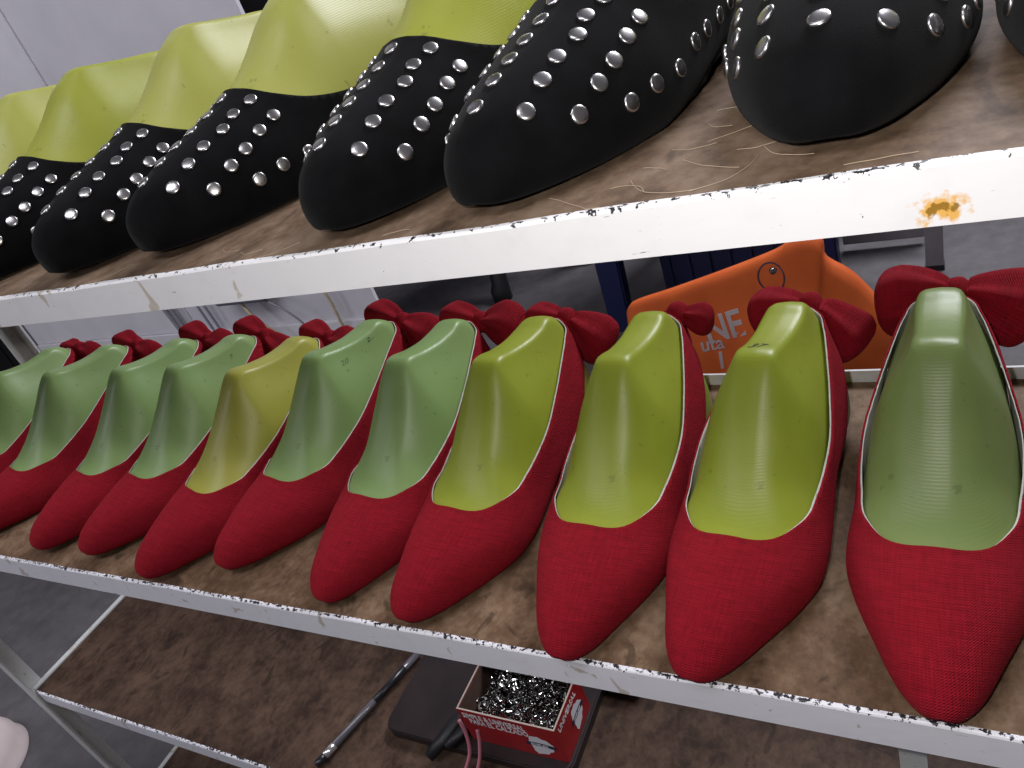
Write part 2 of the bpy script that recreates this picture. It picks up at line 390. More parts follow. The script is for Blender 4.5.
def stations(kind):
    #       yb     zb     yt     zt     W
    S = [(0.0025, 0.0090, 0.0010, 0.0125, 0.0035, VAMP), (0.0060, 0.0072, 0.0035, 0.0182, 0.0093, VAMP),
         (0.0170, 0.0050, 0.0130, 0.0255, 0.0172, VAMP), (0.0380, 0.0025, 0.0330, 0.0330, 0.0268, VAMP),
         (0.0600, 0.0010, 0.0550, 0.0385, 0.0365, VAMP), (0.0790, 0.0010, 0.0740, 0.0425, 0.0425, VAMP),
         (0.0960, 0.0020, 0.0890, 0.0495, 0.0432, INST), (0.1120, 0.0040, 0.1070, 0.0640, 0.0422, CONF),
         (0.1270, 0.0070, 0.1270, 0.0835, 0.0405, CONF), (0.1400, 0.0090, 0.1455, 0.1020, 0.0388, 0.5 * (CONF + CONE)),
         (0.1500, 0.0100, 0.1560, 0.1065, 0.0375, CONE), (0.1680, 0.0110, 0.1720, 0.1020, 0.0360, CONE),
         (0.1880, 0.0090, 0.1900, 0.0985, 0.0350, 0.5 * (CONE + HEEL)), (0.2060, 0.0060, 0.2060, 0.0980, 0.0340, HEEL),
         (0.2220, 0.0040, 0.2180, 0.0990, 0.0310, HEEL), (0.2350, 0.0050, 0.2275, 0.0955, 0.0230, BACK),
         (0.2420, 0.0090, 0.2360, 0.0875, 0.0120, BACK), (0.2450, 0.0180, 0.2410, 0.0740, 0.0030, BACK)]
    if kind == 'almond':
        W = {0: 0.0050, 1: 0.0120, 2: 0.0210, 3: 0.0315, 4: 0.0390, 5: 0.0430, 6: 0.0430}
        T = {0: (0.0010, 0.0150), 1: (0.0035, 0.0220), 2: (0.0130, 0.0300), 3: (0.0330, 0.0380), 4: (0.0550, 0.0445), 5: (0.0750, 0.0505), 6: (0.0935, 0.0590),
             7: (0.1130, 0.0710), 8: (0.1290, 0.0840), 9: (0.1420, 0.0910), 10: (0.1510, 0.0940), 11: (0.1680, 0.0915), 12: (0.1880, 0.0885), 13: (0.2050, 0.0865),
             14: (0.2180, 0.0845), 15: (0.2280, 0.0810), 16: (0.2360, 0.0770), 17: (0.2410, 0.0660)}
        S = [(a, b * 0.7, *T[i], W.get(i, e), VAMP_B if i < 6 else INST_B if i == 6 else f) for i, (a, b, c, d, e, f) in enumerate(S)]
    return S
def last_grid(kind, side, m, k):
    """grid of points: m stations from toe to heel, 2k ring points; side = +1 bends the toe to +x"""
    S = stations(kind); rows = []
    for yb, zb, yt, zt, W, sh in S:
        B, T = np.array([yb, zb]), np.array([yt, zt])
        half = [(0, 0.0), (0.55 * sh[0] * W, 0.0)]
        half += [(a * W, u) for a, u in zip(sh, U)]
        half += [(0.5 * sh[-1] * W, 1.012), (0, 1.016)]
        pts = []
        for x, u in half:
            q = B + (T - B) * u; pts.append((x, q[0], q[1]))
        rows.append(pts)
    g = np.array(rows)                                   # stations x half x 3
    g = catmull(g, m)
    h = catmull(np.transpose(g, (1, 0, 2)), k)           # k x m x 3
    h = np.transpose(h, (1, 0, 2)); h[:, 0, 0] = 0; h[:, -1, 0] = 0
    h[..., 0] = np.maximum(h[..., 0], 0)
    left = h[:, -2:0:-1].copy(); left[..., 0] *= -1
    g = np.concatenate([h, left], axis=1)                # ring starts bottom centre, +x side, top, -x side
    g[..., 0] *= 0.958
    y = g[..., 1]
    bend = side * (0.0075 * np.clip(1 - y / 0.10, 0, 1) ** 1.6 + 0.0022 * np.sin(np.clip(y / 0.245, 0, 1) * PI))
    g[..., 0] += bend - side * 0.0015
    return g
def grid_normals(g):
    du = np.gradient(g, axis=0)
    dv = np.roll(g, -1, axis=1) - np.roll(g, 1, axis=1)
    n = np.cross(dv, du); ln = np.linalg.norm(n, axis=2, keepdims=True)
    n = -n / np.maximum(ln, 1e-12)
    c = g.mean(axis=1, keepdims=True)
    flip = np.sign(((g - c) * n).sum(axis=2).mean()); return n * flip
def grid_uv(g):
    arc = np.zeros(g.shape[:2]); d = np.linalg.norm(np.diff(g, axis=1), axis=2)
    mid = (g.shape[1]) // 2
    arc[:, 1:] = np.cumsum(d, axis=1); arc -= arc[:, mid:mid + 1]
    return np.stack([g[..., 1] * 0.75 + g[..., 2] * 0.75, arc], axis=2)
def grid_mesh(name, g):
    m, k = g.shape[:2]; vs = g.reshape(-1, 3); fs = []
    for i in range(m - 1):
        for j in range(k):
            j2 = (j + 1) % k; fs.append((i * k + j, i * k + j2, (i + 1) * k + j2, (i + 1) * k + j))
    fs.append(tuple(range(k))[::-1]); fs.append(tuple(range((m - 1) * k, m * k)))
    me = mesh(name, vs, fs, True); bm = bmesh.new(); bm.from_mesh(me)
    bmesh.ops.recalc_face_normals(bm, faces=bm.faces); bm.to_mesh(me); bm.free(); return me
def clip_mesh(name, g, F, uv, front_cap=True):
    """the part of a grid surface where F > 0, with the border cut cleanly along F = 0"""
    m, k = g.shape[:2]; V = g.reshape(-1, 3); f = F.ravel(); T = uv.reshape(-1, 2)
    vs, uvs, idx, edge, faces = [], [], {}, {}, []
    def keep(i):
        if i not in idx: idx[i] = len(vs); vs.append(V[i]); uvs.append(T[i])
        return idx[i]
    def cut(a, b):
        key = (min(a, b), max(a, b))
        if key not in edge:
            t = f[a] / (f[a] - f[b]); edge[key] = len(vs)
            vs.append(V[a] + (V[b] - V[a]) * t); uvs.append(T[a] + (T[b] - T[a]) * t)
        return edge[key]
    for i in range(m - 1):
        for j in range(k):
            j2 = (j + 1) % k
            q = (i * k + j, i * k + j2, (i + 1) * k + j2, (i + 1) * k + j)
            s = [f[c] > 0 for c in q]
            if not any(s): continue
            if all(s): faces.append(tuple(keep(c) for c in q)); continue
            poly = []
            for a, b, sa, sb in zip(q, q[1:] + q[:1], s, s[1:] + s[:1]):
                if sa: poly.append(keep(a))
                if sa != sb: poly.append(cut(a, b))
            if len(poly) > 2: faces.append(tuple(poly))
    if front_cap: faces.append(tuple(keep(c) for c in range(k))[::-1])
    if all(f[c] > 0 for c in range((m - 1) * k, m * k)): faces.append(tuple(keep(c) for c in range((m - 1) * k, m * k)))
    me = mesh(name, vs, faces, True, uvs)
    bm = bmesh.new(); bm.from_mesh(me); bmesh.ops.recalc_face_normals(bm, faces=bm.faces); bm.to_mesh(me); bm.free()
    return me
def interp(y, table):
    xs, zs = zip(*table); c = np.array(table)
    fine = catmull(c, 400); o = np.argsort(fine[:, 0]); return np.interp(y, fine[o, 0], fine[o, 1])
RED_TOP = [(0.0, 0.0270), (0.08, 0.0305), (0.100, 0.0360), (0.130, 0.0465), (0.160, 0.0575), (0.190, 0.0690), (0.215, 0.0790), (0.235, 0.0860), (0.26, 0.090)]
RED_LOW = [(0.0, -0.2), (0.13, -0.05), (0.165, 0.002), (0.185, 0.025), (0.205, 0.045), (0.225, 0.060), (0.245, 0.0690), (0.26, 0.072)]
BLK_TOP = [(0.0, 0.14), (0.060, 0.090), (0.078, 0.0660), (0.0880, 0.0560), (0.0950, 0.0485), (0.110, 0.0405), (0.135, 0.0360), (0.165, 0.0365), (0.200, 0.0415), (0.235, 0.0500), (0.26, 0.055)]
LAST, UPPER, LINING, SURF = {}, {}, {}, {}
for kind, tag_ in (('pointed', 'red'), ('almond', 'black')):
    for side in (-1, 1):
        LAST[kind, side] = grid_mesh('shoe_last', last_grid(kind, side, 90, 27))
        g = last_grid(kind, side, 190, 44); n = grid_normals(g); uv = grid_uv(g)
        y, z = g[..., 1], g[..., 2]
        # smooth rim: distance above the top line opens the shell a little at the sides
        def shell(off, grow):
            gr = grow * np.clip((y - 0.078) / 0.03, -0.3, 1)
            if kind == 'pointed':
                # rounded throat in plan joined smoothly to the side top line
                xc = g[..., 0] - g[:, g.shape[1] // 2, 0][:, None]
                A = 0.0700 + 0.022 * (np.abs(xc) / 0.0330) ** 3.5 - y
                B = interp(y, RED_TOP) - z
                k = 0.0060; mx = np.maximum(A, B); F = mx + k * np.log(np.exp((A - mx) / k) + np.exp((B - mx) / k)) + gr
            else:
                F = interp(y, BLK_TOP) + gr - z
            gap = np.exp(-(np.clip(F, 0, 1) / 0.010) ** 2) * np.clip((y - 0.085) / 0.03, 0, 1) * np.clip((0.245 - y) / 0.03, 0, 1)
            d = off + (0.0022 if kind == 'pointed' else 0.0006) * gap
            q = g + n * d[..., None] if not np.isscalar(d) else g + n * d
            if kind == 'pointed': F = np.minimum(F, z - interp(y, RED_LOW))
            return q, F
        q, F = shell(0.0023, 0.0)
        UPPER[kind, side] = clip_mesh('upper', q, F, uv)
        SURF[kind, side] = (q, n, F)
        q, F = shell(0.0011, 0.0007)
        LINING[kind, side] = clip_mesh('lining', q, F, uv)

def text_on_last(txt, kind, side, i0, j0, di, dj, size, mat, parent):
    """a handwritten size number laid onto the surface of the last (grid coordinates i0,j0, steps di,dj per unit)"""
    g = last_grid(kind, side, 190, 44); n = grid_normals(g)
    cu = bpy.data.curves.new('size_mark', 'FONT'); cu.body = txt; cu.size = 1.0; cu.shear = 0.25; cu.resolution_u = 2
    tmp = bpy.data.objects.new('tmp', cu); COL.objects.link(tmp)
    me = bpy.data.meshes.new_from_object(tmp.evaluated_get(bpy.context.evaluated_depsgraph_get()))
    bpy.data.objects.remove(tmp); bpy.data.curves.remove(cu)
    for v in me.vertices:
        fi = i0 + v.co.x * di[0] + v.co.y * dj[0]; fj = j0 + v.co.x * di[1] + v.co.y * dj[1]
        a, b = int(np.clip(fi, 0, 188)), int(fj) % 86; ta, tb = np.clip(fi - a, 0, 1), fj - math.floor(fj)
        b2 = (b + 1) % 86
        p = (g[a, b] * (1 - ta) * (1 - tb) + g[a + 1, b] * ta * (1 - tb) + g[a, b2] * (1 - ta) * tb + g[a + 1, b2] * ta * tb)
        v.co = Vector(p + n[a, b] * 0.00025)
    me.name = 'size_mark'; me.materials.clear()
    return link('size_mark', me, mat, parent)

# ------------------------------------------------------------------ bows
def lobe_mesh():
    na, nt = 22, 28; vs, fs, uv = [], [], []
    for i in range(na + 1):
        a = i / na
        e = math.sqrt(max(0, 1 - max(0, (a - 0.72) / 0.28) ** 2.3))
        hh = (0.0065 + 0.0135 * min(1, a / 0.6) ** 0.8) * e
        th = (0.0060 + 0.0095 * math.sin(min(1, a / 0.75) * PI / 2)) * e
        for j in range(nt):
            t = 2 * PI * j / nt
            cr = 1 + (1 - a) ** 1.3 * 0.28 * math.cos(5 * t + 0.6) + 0.05 * math.cos(3 * t + 4 * a)
            ct, st = math.cos(t), math.sin(t)
            x = a * 0.038
            vs.append((x, th * cr * math.copysign(abs(ct) ** 0.8, ct), hh * cr * math.copysign(abs(st) ** 0.9, st) - 0.004 * a * a))
            uv.append((x * 1.3, t * 0.013))
    for i in range(na):
        for j in range(nt):
            j2 = (j + 1) % nt; fs.append((i * nt + j, (i + 1) * nt + j, (i + 1) * nt + j2, i * nt + j2))
    fs.append(tuple(range(nt))); fs.append(tuple(range(na * nt, na * nt + nt))[::-1])
    return mesh('bow_loop', vs, fs, True, uv)
def knot_mesh():
    vs, fs, uv = [], [], []; na, nt = 10, 20
    for i in range(na + 1):
        a = -1 + 2 * i / na; r = 0.0088 * (1 - 0.35 * abs(a) ** 3)
        for j in range(nt):
            t = 2 * PI * j / nt; cr = 1 + 0.06 * math.cos(4 * t + a)
            vs.append((0.0065 * a, r * cr * math.cos(t), r * 1.12 * cr * math.sin(t))); uv.append((a * 0.006, t * 0.008))
    for i in range(na):
        for j in range(nt):
            j2 = (j + 1) % nt; fs.append((i * nt + j, (i + 1) * nt + j, (i + 1) * nt + j2, i * nt + j2))
    fs.append(tuple(range(nt))); fs.append(tuple(range(na * nt, na * nt + nt))[::-1])
    return mesh('bow_knot', vs, fs, True, uv)
LOBE, KNOT = lobe_mesh(), knot_mesh()
def bow(parent, la, ls, ra, rs, lyaw=0.0, ryaw=0.0):
    """knot and two loops; angles in degrees below the horizontal, then size"""
    b = link('bow', KNOT, M['red_linen'], parent); b.location = (0.006, 0.2490, 0.0800)
    for s, a, sc, yw in ((-1, la, ls, lyaw), (1, ra, rs, ryaw)):
        o = link('bow_loop', LOBE, M['red_linen'], b)
        yaw = math.radians(yw) if s > 0 else PI - math.radians(yw)
        o.rotation_euler = (0.15 * s, math.radians(a), yaw)
        o.location = (0.0035 * s, 0, 0); sc *= 0.88; o.scale = (sc, sc, sc)
    return b

# ------------------------------------------------------------------ red shoes
#     toe x, toe y, heading (deg, heel swings to +x), foot side, last colour, z scale, bow
RED = [
 (-0.985, 0.010, 8, 1, 'sage', 1.0, (10, 1.0, 20, 1.0), 'leftmost red slingback shoe, cut off by the photo edge', 'leftmost sage green shoe last on the red shoe shelf'),
 (-0.885, 0.010, 13, -1, 'sage', 1.0, (0, 1.15, 25, 1.1), 'second red slingback shoe from the left end of its row', 'second sage green shoe last from the left among the red shoes'),
 (-0.766, 0.012, 14, 1, 'sage', 1.0, (-5, 1.2, 10, 1.15), 'third red slingback shoe from the left end of its row', 'third sage green shoe last from the left among the red shoes'),
 (-0.679, 0.012, 14, -1, 'sage', 1.0, (-5, 1.2, 45, 1.2), 'red slingback shoe just left of the one holding the mustard yellow last', 'sage green shoe last just left of the mustard yellow one'),
 (-0.592, 0.002, 17, 1, 'yellow', 1.0, (0, 1.1, 10, 1.15), 'red slingback shoe that holds the mustard yellow last', 'mustard yellow shoe last, the only one among the red shoes'),
 (-0.503, 0.019, 13, -1, 'sage', 1.0, (-5, 1.2, 28, 1.25), 'red slingback shoe just right of the one with the mustard yellow last', 'sage green shoe last with inked size marks beside the mustard yellow one'),
 (-0.396, 0.006, 9, 1, 'sage', 1.0, (0, 1.15, 5, 1.2), 'red slingback shoe, fifth from the right end of its row', 'sage green shoe last, fifth from the right among the red shoes'),
 (-0.310, 0.000, 8, -1, 'lime', 1.0, (5, 1.0, 42, 1.2), 'red slingback shoe, fourth from the right end of its row', 'lime green shoe last, leftmost of the three lime ones among red shoes'),
 (-0.206, -0.006, 5, 1, 'lime', 1.0, (65, 0.95, 15, 0.68), 'red slingback shoe, third from the right end of its row', 'lime green shoe last, middle of the three lime ones among red shoes'),
 (-0.1195, -0.006, 6, -1, 'lime', 1.0, (12, 1.15, 62, 1.3), 'red slingback shoe, second from the right, its large bow before the orange bag', 'lime green shoe last, rightmost of the lime ones, before the orange bag'),
 (-0.018, -0.003, 2, 1, 'sage_soft', 1.0, (3, 1.3, 25, 1.35), 'nearest red slingback shoe at the right end of its row', 'nearest dull sage shoe last at the right end of the red row'),
]
for i, (x, y, hd, side, colr, zs, bw, lab, llab) in enumerate(RED):
    r = empty('slingback_shoe', P(x, y, 0.0005), math.radians(-hd))
    tag(r, lab, 'shoe', 'red slingback shoes on the middle shelf')
    up = link('upper', UPPER['pointed', side], M['red_linen'], r)
    if not UPPER['pointed', side].get('done'):
        UPPER['pointed', side]['done'] = 1
    md = up.modifiers.new('thickness', 'SOLIDIFY'); md.thickness = 0.0009; md.offset = -1
    ln = link('lining', LINING['pointed', side], M['lining_white'], r); ln['label'] = 'white lining edge'
    md = ln.modifiers.new('thickness', 'SOLIDIFY'); md.thickness = 0.0006; md.offset = -1
    bow(r, *bw)
    L = link('shoe_last', LAST['pointed', side], M[colr])
    L.location = r.location; L.rotation_euler = r.rotation_euler
    tag(L, llab, 'shoe last', 'green shoe lasts in the red shoes')
    if i == 5:
        text_on_last('20', 'pointed', side, 118, 28.5, (5.5, 0.3), (0, 2.0), 1, M['ink_soft'], L)
        text_on_last('2..', 'pointed', side, 139, 31.0, (6.5, 0.3), (0, 2.4), 1, M['ink'], L)
    if i == 9: text_on_last('37', 'pointed', side, 114, 47.5, (0.0, -7.0), (7.0, 0.0), 1, M['ink'], L)
    if i == 3: text_on_last('7', 'pointed', side, 140, 29.0, (5, 0.3), (0, 2.0), 1, M['ink_soft'], L)

# ------------------------------------------------------------------ black studded shoes
def stud_mesh():
    prof = [(0.0035, -0.0006), (0.0037, 0.0003), (0.0034, 0.0007), (0.0026, 0.00095), (0.0012, 0.00107)]
    n = 14; vs, fs = [], []
    for r, z in prof:
        for k in range(n): vs.append((r * math.cos(2 * PI * k / n), r * math.sin(2 * PI * k / n), z))
    vs.append((0, 0, 0.0011))
    for i in range(len(prof) - 1):
        for k in range(n):
            k2 = (k + 1) % n; fs.append((i * n + k, i * n + k2, (i + 1) * n + k2, (i + 1) * n + k))
    b = (len(prof) - 1) * n
    for k in range(n): fs.append((b + k, b + (k + 1) % n, len(vs) - 1))
    return mesh('stud', vs, fs, True)
STUD = stud_mesh()
def stud_places(side):
    q, n, F = SURF['almond', side]; out = []
    mid = q.shape[1] // 2
    c0 = [0.018, 0.031, 0.0435, 0.056, 0.068, 0.079]; c1 = [0.022, 0.035, 0.0475, 0.060, 0.072, 0.083]; c2 = [0.034, 0.0465, 0.059, 0.071, 0.083]
    cols = [(0.0, c0), (0.0185, c1), (-0.0185, c1), (0.0365, c2), (-0.0365, c2)]
    def at(i, arc):
        seg = 1 if arc < 0 else -1; d = 0; j = mid
        while d < abs(arc) and 0 < j < q.shape[1] - 1:
            d += np.linalg.norm(q[i, j + seg] - q[i, j]); j += seg
        return j
    for arc, ys in cols:
        for yy in ys:
            i = int(np.argmin(np.abs(q[:, mid, 1] - yy))); j = at(i, arc)
            out.append((q[i, j], n[i, j]))
    for s in (1, -1):
        for a in range(9):
            yy = 0.056 + a * 0.0165; zz = 0.0175 + 0.0011 * a + 0.00006 * a * a
            sub = range(3, mid - 2) if s > 0 else range(mid + 3, q.shape[1] - 2)
            best = None
            for i in range(0, q.shape[0], 2):
                for j in sub:
                    if q[i, j, 2] < 0.006: continue
                    d = (q[i, j, 1] - yy) ** 2 + (q[i, j, 2] - zz) ** 2
                    if best is None or d < best[0]: best = (d, i, j)
            out.append((q[best[1], best[2]], n[best[1], best[2]]))
    res = []
    for p, nn in out:
        nn = Vector(nn); res.append((Vector(p) + nn * 0.0002, nn.to_track_quat('Z', 'Y')))
    return res
PLACES = {s: stud_places(s) for s in (-1, 1)}
def margin_mesh(side):
    """folded leather margin under the sole edge, a little ragged"""
    g = last_grid('almond', side, 120, 27); rnd = random.Random(3 + side)
    ring = []
    e = 9
    xs_r = g[:, :27, 0].max(axis=1); xs_l = g[:, 27:, 0].min(axis=1) if g.shape[1] > 27 else -xs_r
    pts = [(xs_r[i] * 0.93, g[i, 4, 1], max(0.0006, g[i, 0, 2])) for i in range(2, 118, 2)]
    pts += [(xs_l[i] * 0.93, g[i, 4, 1], max(0.0006, g[i, 0, 2])) for i in range(116, 1, -2)]
    vs, fs = [], []; n = len(pts)
    for (x, y, z) in pts:
        k = 1 + rnd.uniform(-0.01, 0.05)
        vs.append((x * k, y - (0.0015 if y < 0.02 else 0), z - 0.0003)); vs.append((x * k * 0.995, y, z + 0.0045))
    for i in range(n):
        j = (i + 1) % n; fs.append((2 * i, 2 * j, 2 * j + 1, 2 * i + 1))
    fs.append(tuple(2 * i for i in range(n))); fs.append(tuple(2 * i + 1 for i in reversed(range(n))))
    me = mesh('sole_margin', vs, fs, True)
    bm = bmesh.new(); bm.from_mesh(me); bmesh.ops.recalc_face_normals(bm, faces=bm.faces); bm.to_mesh(me); bm.free(); return me
MARGIN = {s: margin_mesh(s) for s in (-1, 1)}
BLACK = [
 (-0.655, 0.012, 12, 1, 'pale_lime', 'black studded slip-on at the far left, mostly hidden behind the next shoe', 'leftmost lime shoe last on the upper shelf, cut by the photo edge'),
 (-0.567, 0.012, 12, -1, 'olive_lime', 'second black studded slip-on from the left, its toe cut by the photo edge', 'lime shoe last with a dark scuff, second from the left on the upper shelf'),
 (-0.454, 0.014, 13, 1, 'pale_lime', 'third black studded slip-on from the left on the upper shelf', 'pale lime shoe last, third from the left on the upper shelf'),
 (-0.366, 0.020, 13, -1, 'pale_lime', 'fourth black studded slip-on from the left on the upper shelf', 'tallest looking pale lime shoe last with the number 21 on its side'),
 (-0.242, 0.012, 12, 1, 'olive_lime', 'fifth black studded slip-on from the left on the upper shelf', 'bright lime shoe last at the top middle, right of the one numbered 21'),
 (-0.154, 0.010, 11, -1, 'pale_lime', 'black studded slip-on whose side studs and sole edge show, sixth from left', 'lime shoe last barely showing above the sixth black shoe'),
 (-0.041, 0.019, 3, 1, 'olive_lime', 'nearest black studded slip-on facing the viewer at upper right', 'lime shoe last inside the nearest black shoe, almost out of frame'),
 (0.052, 0.019, 3, -1, 'olive_lime', 'black studded slip-on cut off at the right photo edge', 'lime shoe last inside the black shoe at the right photo edge'),
]
for i, (x, y, hd, side, colr, lab, llab) in enumerate(BLACK):
    r = empty('studded_shoe', P(x, y, ZU + 0.0005), math.radians(-hd))
    tag(r, lab, 'shoe', 'black studded shoes on the upper shelf')
    up = link('upper', UPPER['almond', side], M['black_suede'], r)
    md = up.modifiers.new('thickness', 'SOLIDIFY'); md.thickness = 0.0010; md.offset = -1
    link('sole_margin', MARGIN[side], M['black_suede'], r)
    for p, qn in PLACES[side]:
        s = link('stud', STUD, M['chrome_stud'], r); s.location = p
        s.rotation_mode = 'QUATERNION'; s.rotation_quaternion = qn
    L = link('shoe_last', LAST['almond', side], M[colr])
    L.location = r.location; L.rotation_euler = r.rotation_euler
    tag(L, llab, 'shoe last', 'lime shoe lasts in the black shoes')
    if i == 3: text_on_last('21', 'almond', side, 118, 29.5, (5.0, 0.3), (0, 2.2), 1, M['ink_soft'], L)

# pale loose threads and hairline scratches on the upper board
rt = random.Random(21); tv, tf = [], []
for (cx, cy) in [(-0.075, 0.03), (-0.085, 0.05), (-0.07, 0.06), (-0.095, 0.035), (-0.06, 0.04), (-0.10, 0.02), (-0.065, 0.018), (-0.20, 0.012), (-0.29, 0.014), (-0.31, 0.02), (-0.12, 0.012), (-0.02, 0.012), (-0.08, 0.07), (-0.07, 0.085), (-0.40, 0.010), (-0.27, 0.010), (-0.05, 0.03), (-0.09, 0.015)]:
    a = rt.uniform(-0.9, 0.9); ln = rt.uniform(0.012, 0.035); cv = rt.uniform(-0.5, 0.5)
    pts = []
    for k in range(10):
        u = k / 9 - 0.5; dx = ln * u; dy = cv * ln * (u * u * 2 - 0.2) + 0.0002 * math.sin(k * 1.3)
        x, y = cx + dx * math.cos(a) - dy * math.sin(a), cy + dx * math.sin(a) + dy * math.cos(a)
        pts.append(P(x, max(0.006, y), ZU - 0.0009))
    v_, f_ = tube_data(pts, 0.00012, 4); o_ = len(tv); tv += v_; tf += [tuple(i + o_ for i in q) for q in f_]
simple('thread', (0.42, 0.33, 0.23), 0.7)
th = link('loose_threads', mesh('loose_threads', tv, tf), M['thread'])
tag(th, 'fine pale loose threads scattered on the upper brown board', 'threads', kind='stuff')

# ------------------------------------------------------------------ tool shelf
sl = empty('dark_slab', P(-0.42, 0.13, ZB))
tag(sl, 'dark brown rounded slab lying under the red box on the bottom shelf', 'slab')
bm = bmesh.new(); pr = []
x0, x1, y0, y1, rr = -0.112, 0.105, -0.062, 0.10, 0.016
for cx, cy, a0 in ((x0 + rr, y0 + rr, PI), (x1 - rr, y0 + rr, 1.5 * PI), (x1 - rr, y1 - rr, 0), (x0 + rr, y1 - rr, PI / 2)):
    for k in range(7): pr.append((cx + rr * math.cos(a0 + k * PI / 12), cy + rr * math.sin(a0 + k * PI / 12)))
bv = [bm.verts.new((a, b, 0)) for a, b in pr]; f = bm.faces.new(bv)
ex = bmesh.ops.extrude_face_region(bm, geom=[f])
for v in ex['geom']:
    if isinstance(v, bmesh.types.BMVert): v.co.z += 0.0118
bmesh.ops.bevel(bm, geom=[e for e in bm.edges if abs(e.verts[0].co.z - e.verts[1].co.z) < 1e-6], offset=0.0015, segments=2, affect='EDGES')
link('slab_body', bm_mesh('slab_body', bm), M['slab'], sl)

BXL, BXR, BYF, BYB, BH = -0.0525, 0.0525, -0.0295, 0.0295, 0.050
bx = empty('cardboard_box', P(-0.3715, 0.1105, ZB + 0.0122), 0.0)
tag(bx, 'open red cardboard box of metal eyelets with white lettering and emblem', 'box')
T = 0.0016
def panel(name, a, b, mat=None): return box(name, a, b, mat or M['box_red'], bx, 0.0002)
panel('front_panel', (BXL, BYF, 0), (BXR, BYF + T, BH)); panel('back_panel', (BXL, BYB - T, 0), (BXR, BYB, BH + 0.004))
panel('side_panel', (BXL, BYF + T, 0), (BXL + T, BYB - T, BH)); panel('side_panel', (BXR - T, BYF + T, 0), (BXR, BYB - T, BH))
panel('base_panel', (BXL + T, BYF + T, 0), (BXR - T, BYB - T, T), M['card_inside'])
panel('inner_sleeve', (BXL + T, BYF + T, T), (BXL + T + 0.0006, BYB - T, BH - 0.0008), M['card_inside'])
panel('inner_sleeve', (BXL + T, BYB - T - 0.0006, T), (BXR - T, BYB - T, BH - 0.0008), M['card_inside'])
e = 0.0003
for a, b in (((BXL, BYF, BH), (BXR, BYF + T, BH + e)), ((BXL, BYF + T, BH), (BXL + T, BYB, BH + e)), ((BXR - T, BYF + T, BH), (BXR, BYB, BH + e))):
    panel('raw_edge', a, b, M['card_edge'])
def text_mesh(txt, size, bold=0.0):
    cu = bpy.data.curves.new('lettering', 'FONT'); cu.body = txt; cu.size = size; cu.offset = bold; cu.resolution_u = 2; cu.extrude = 0.0001
    tmp = bpy.data.objects.new('tmp', cu); COL.objects.link(tmp)
    me = bpy.data.meshes.new_from_object(tmp.evaluated_get(bpy.context.evaluated_depsgraph_get()))
    bpy.data.objects.remove(tmp); bpy.data.curves.remove(cu); me.name = 'lettering'; me.materials.clear(); return me
def emblem(loc, rot, sx=1.0):
    vs = [(0, 0, 0)]; n = 40
    for k in range(n):
        q = 2 * PI * k / n; r = 0.0125 * (1 + 0.10 * math.sin(3 * q + 1) + 0.05 * math.sin(9 * q) + (0.22 if 3.9 < q < 4.3 else 0))
        vs.append((r * math.cos(q) * sx, r * 1.08 * math.sin(q), 0))
    d = link('emblem', mesh('emblem', vs, [(0, 1 + k, 1 + (k + 1) % n) for k in range(n)]), M['print_white'], bx)
    d.location = loc; d.rotation_euler = rot
    vs, fs = [], []
    for k in range(13):
        a = -1 + k / 6; yy = 0.0012 * (1 - a * a)
        vs += [(a * 0.0155 * sx, yy - 0.0026, 0.0002), (a * 0.0155 * sx, yy + 0.0026, 0.0002)]
    for k in range(12): fs.append((2 * k, 2 * k + 2, 2 * k + 3, 2 * k + 1))
    link('emblem_band', mesh('emblem_band', vs, fs), M['print_navy'], d)
    t = link('emblem_lettering', text_mesh('SIMPLEX', 0.0050), M['print_white'], d); t.location = (-0.0105 * sx, -0.0011, 0.0004); t.scale = (sx, 1, 1)
rf = (PI / 2, 0, 0)
for txt, z, x in (('SIMPLE & UNIVERSAL', 0.0385, -0.0485), ('PARA EL CALZADO', 0.0300, -0.0435)):
    t = link('lettering', text_mesh(txt, 0.0080, 0.00016), M['print_white'], bx); t.location = (x, BYF - 0.0002, z); t.rotation_euler = rf
    t.scale = (0.92, 1.3, 1)
emblem((0.0300, BYF - 0.0003, 0.0200), rf)
rs = (PI / 2, 0, PI / 2)
t = link('lettering', text_mesh('UNIVERSAL', 0.0085, 0.00014), M['print_white'], bx); t.location = (BXR + 0.0002, -0.0245, 0.0385); t.rotation_euler = rs; t.scale = (0.95, 1, 1)
emblem((BXR + 0.0003, 0.008, 0.0215), rs, 0.85)
# the heap of eyelets: nobody could count it
bm = bmesh.new(); rnd = random.Random(11)
def eyelet(bm, loc, q, r, h):
    n = 8; rings = [(r * 0.55, 0), (r * 0.55, h), (r * 0.8, h + r * 0.25), (r, h + r * 0.12), (r * 1.0, h)]
    vv = [[bm.verts.new(loc + q @ Vector((a * math.cos(2 * PI * k / n), a * math.sin(2 * PI * k / n), z))) for k in range(n)] for a, z in rings]
    for i in range(len(rings) - 1):
        for k in range(n): bm.faces.new((vv[i][k], vv[i][(k + 1) % n], vv[i + 1][(k + 1) % n], vv[i + 1][k]))
for k in range(1100):
    x = rnd.uniform(BXL + 0.010, BXR - 0.005); yy = rnd.uniform(BYF + 0.006, BYB - 0.006)
    top = 0.0400 + 0.006 * math.sin((x - BXL) / (BXR - BXL) * PI) - 0.010 * max(0, (BXL + 0.030 - x) / 0.03)
    z = top - rnd.uniform(0.0, 0.008)
    q = Quaternion((rnd.gauss(0, 1), rnd.gauss(0, 1), rnd.gauss(0, 1), rnd.gauss(0, 1))).normalized()
    eyelet(bm, Vector((x, yy, z)), q, rnd.uniform(0.0014, 0.0022), rnd.uniform(0.0028, 0.005))
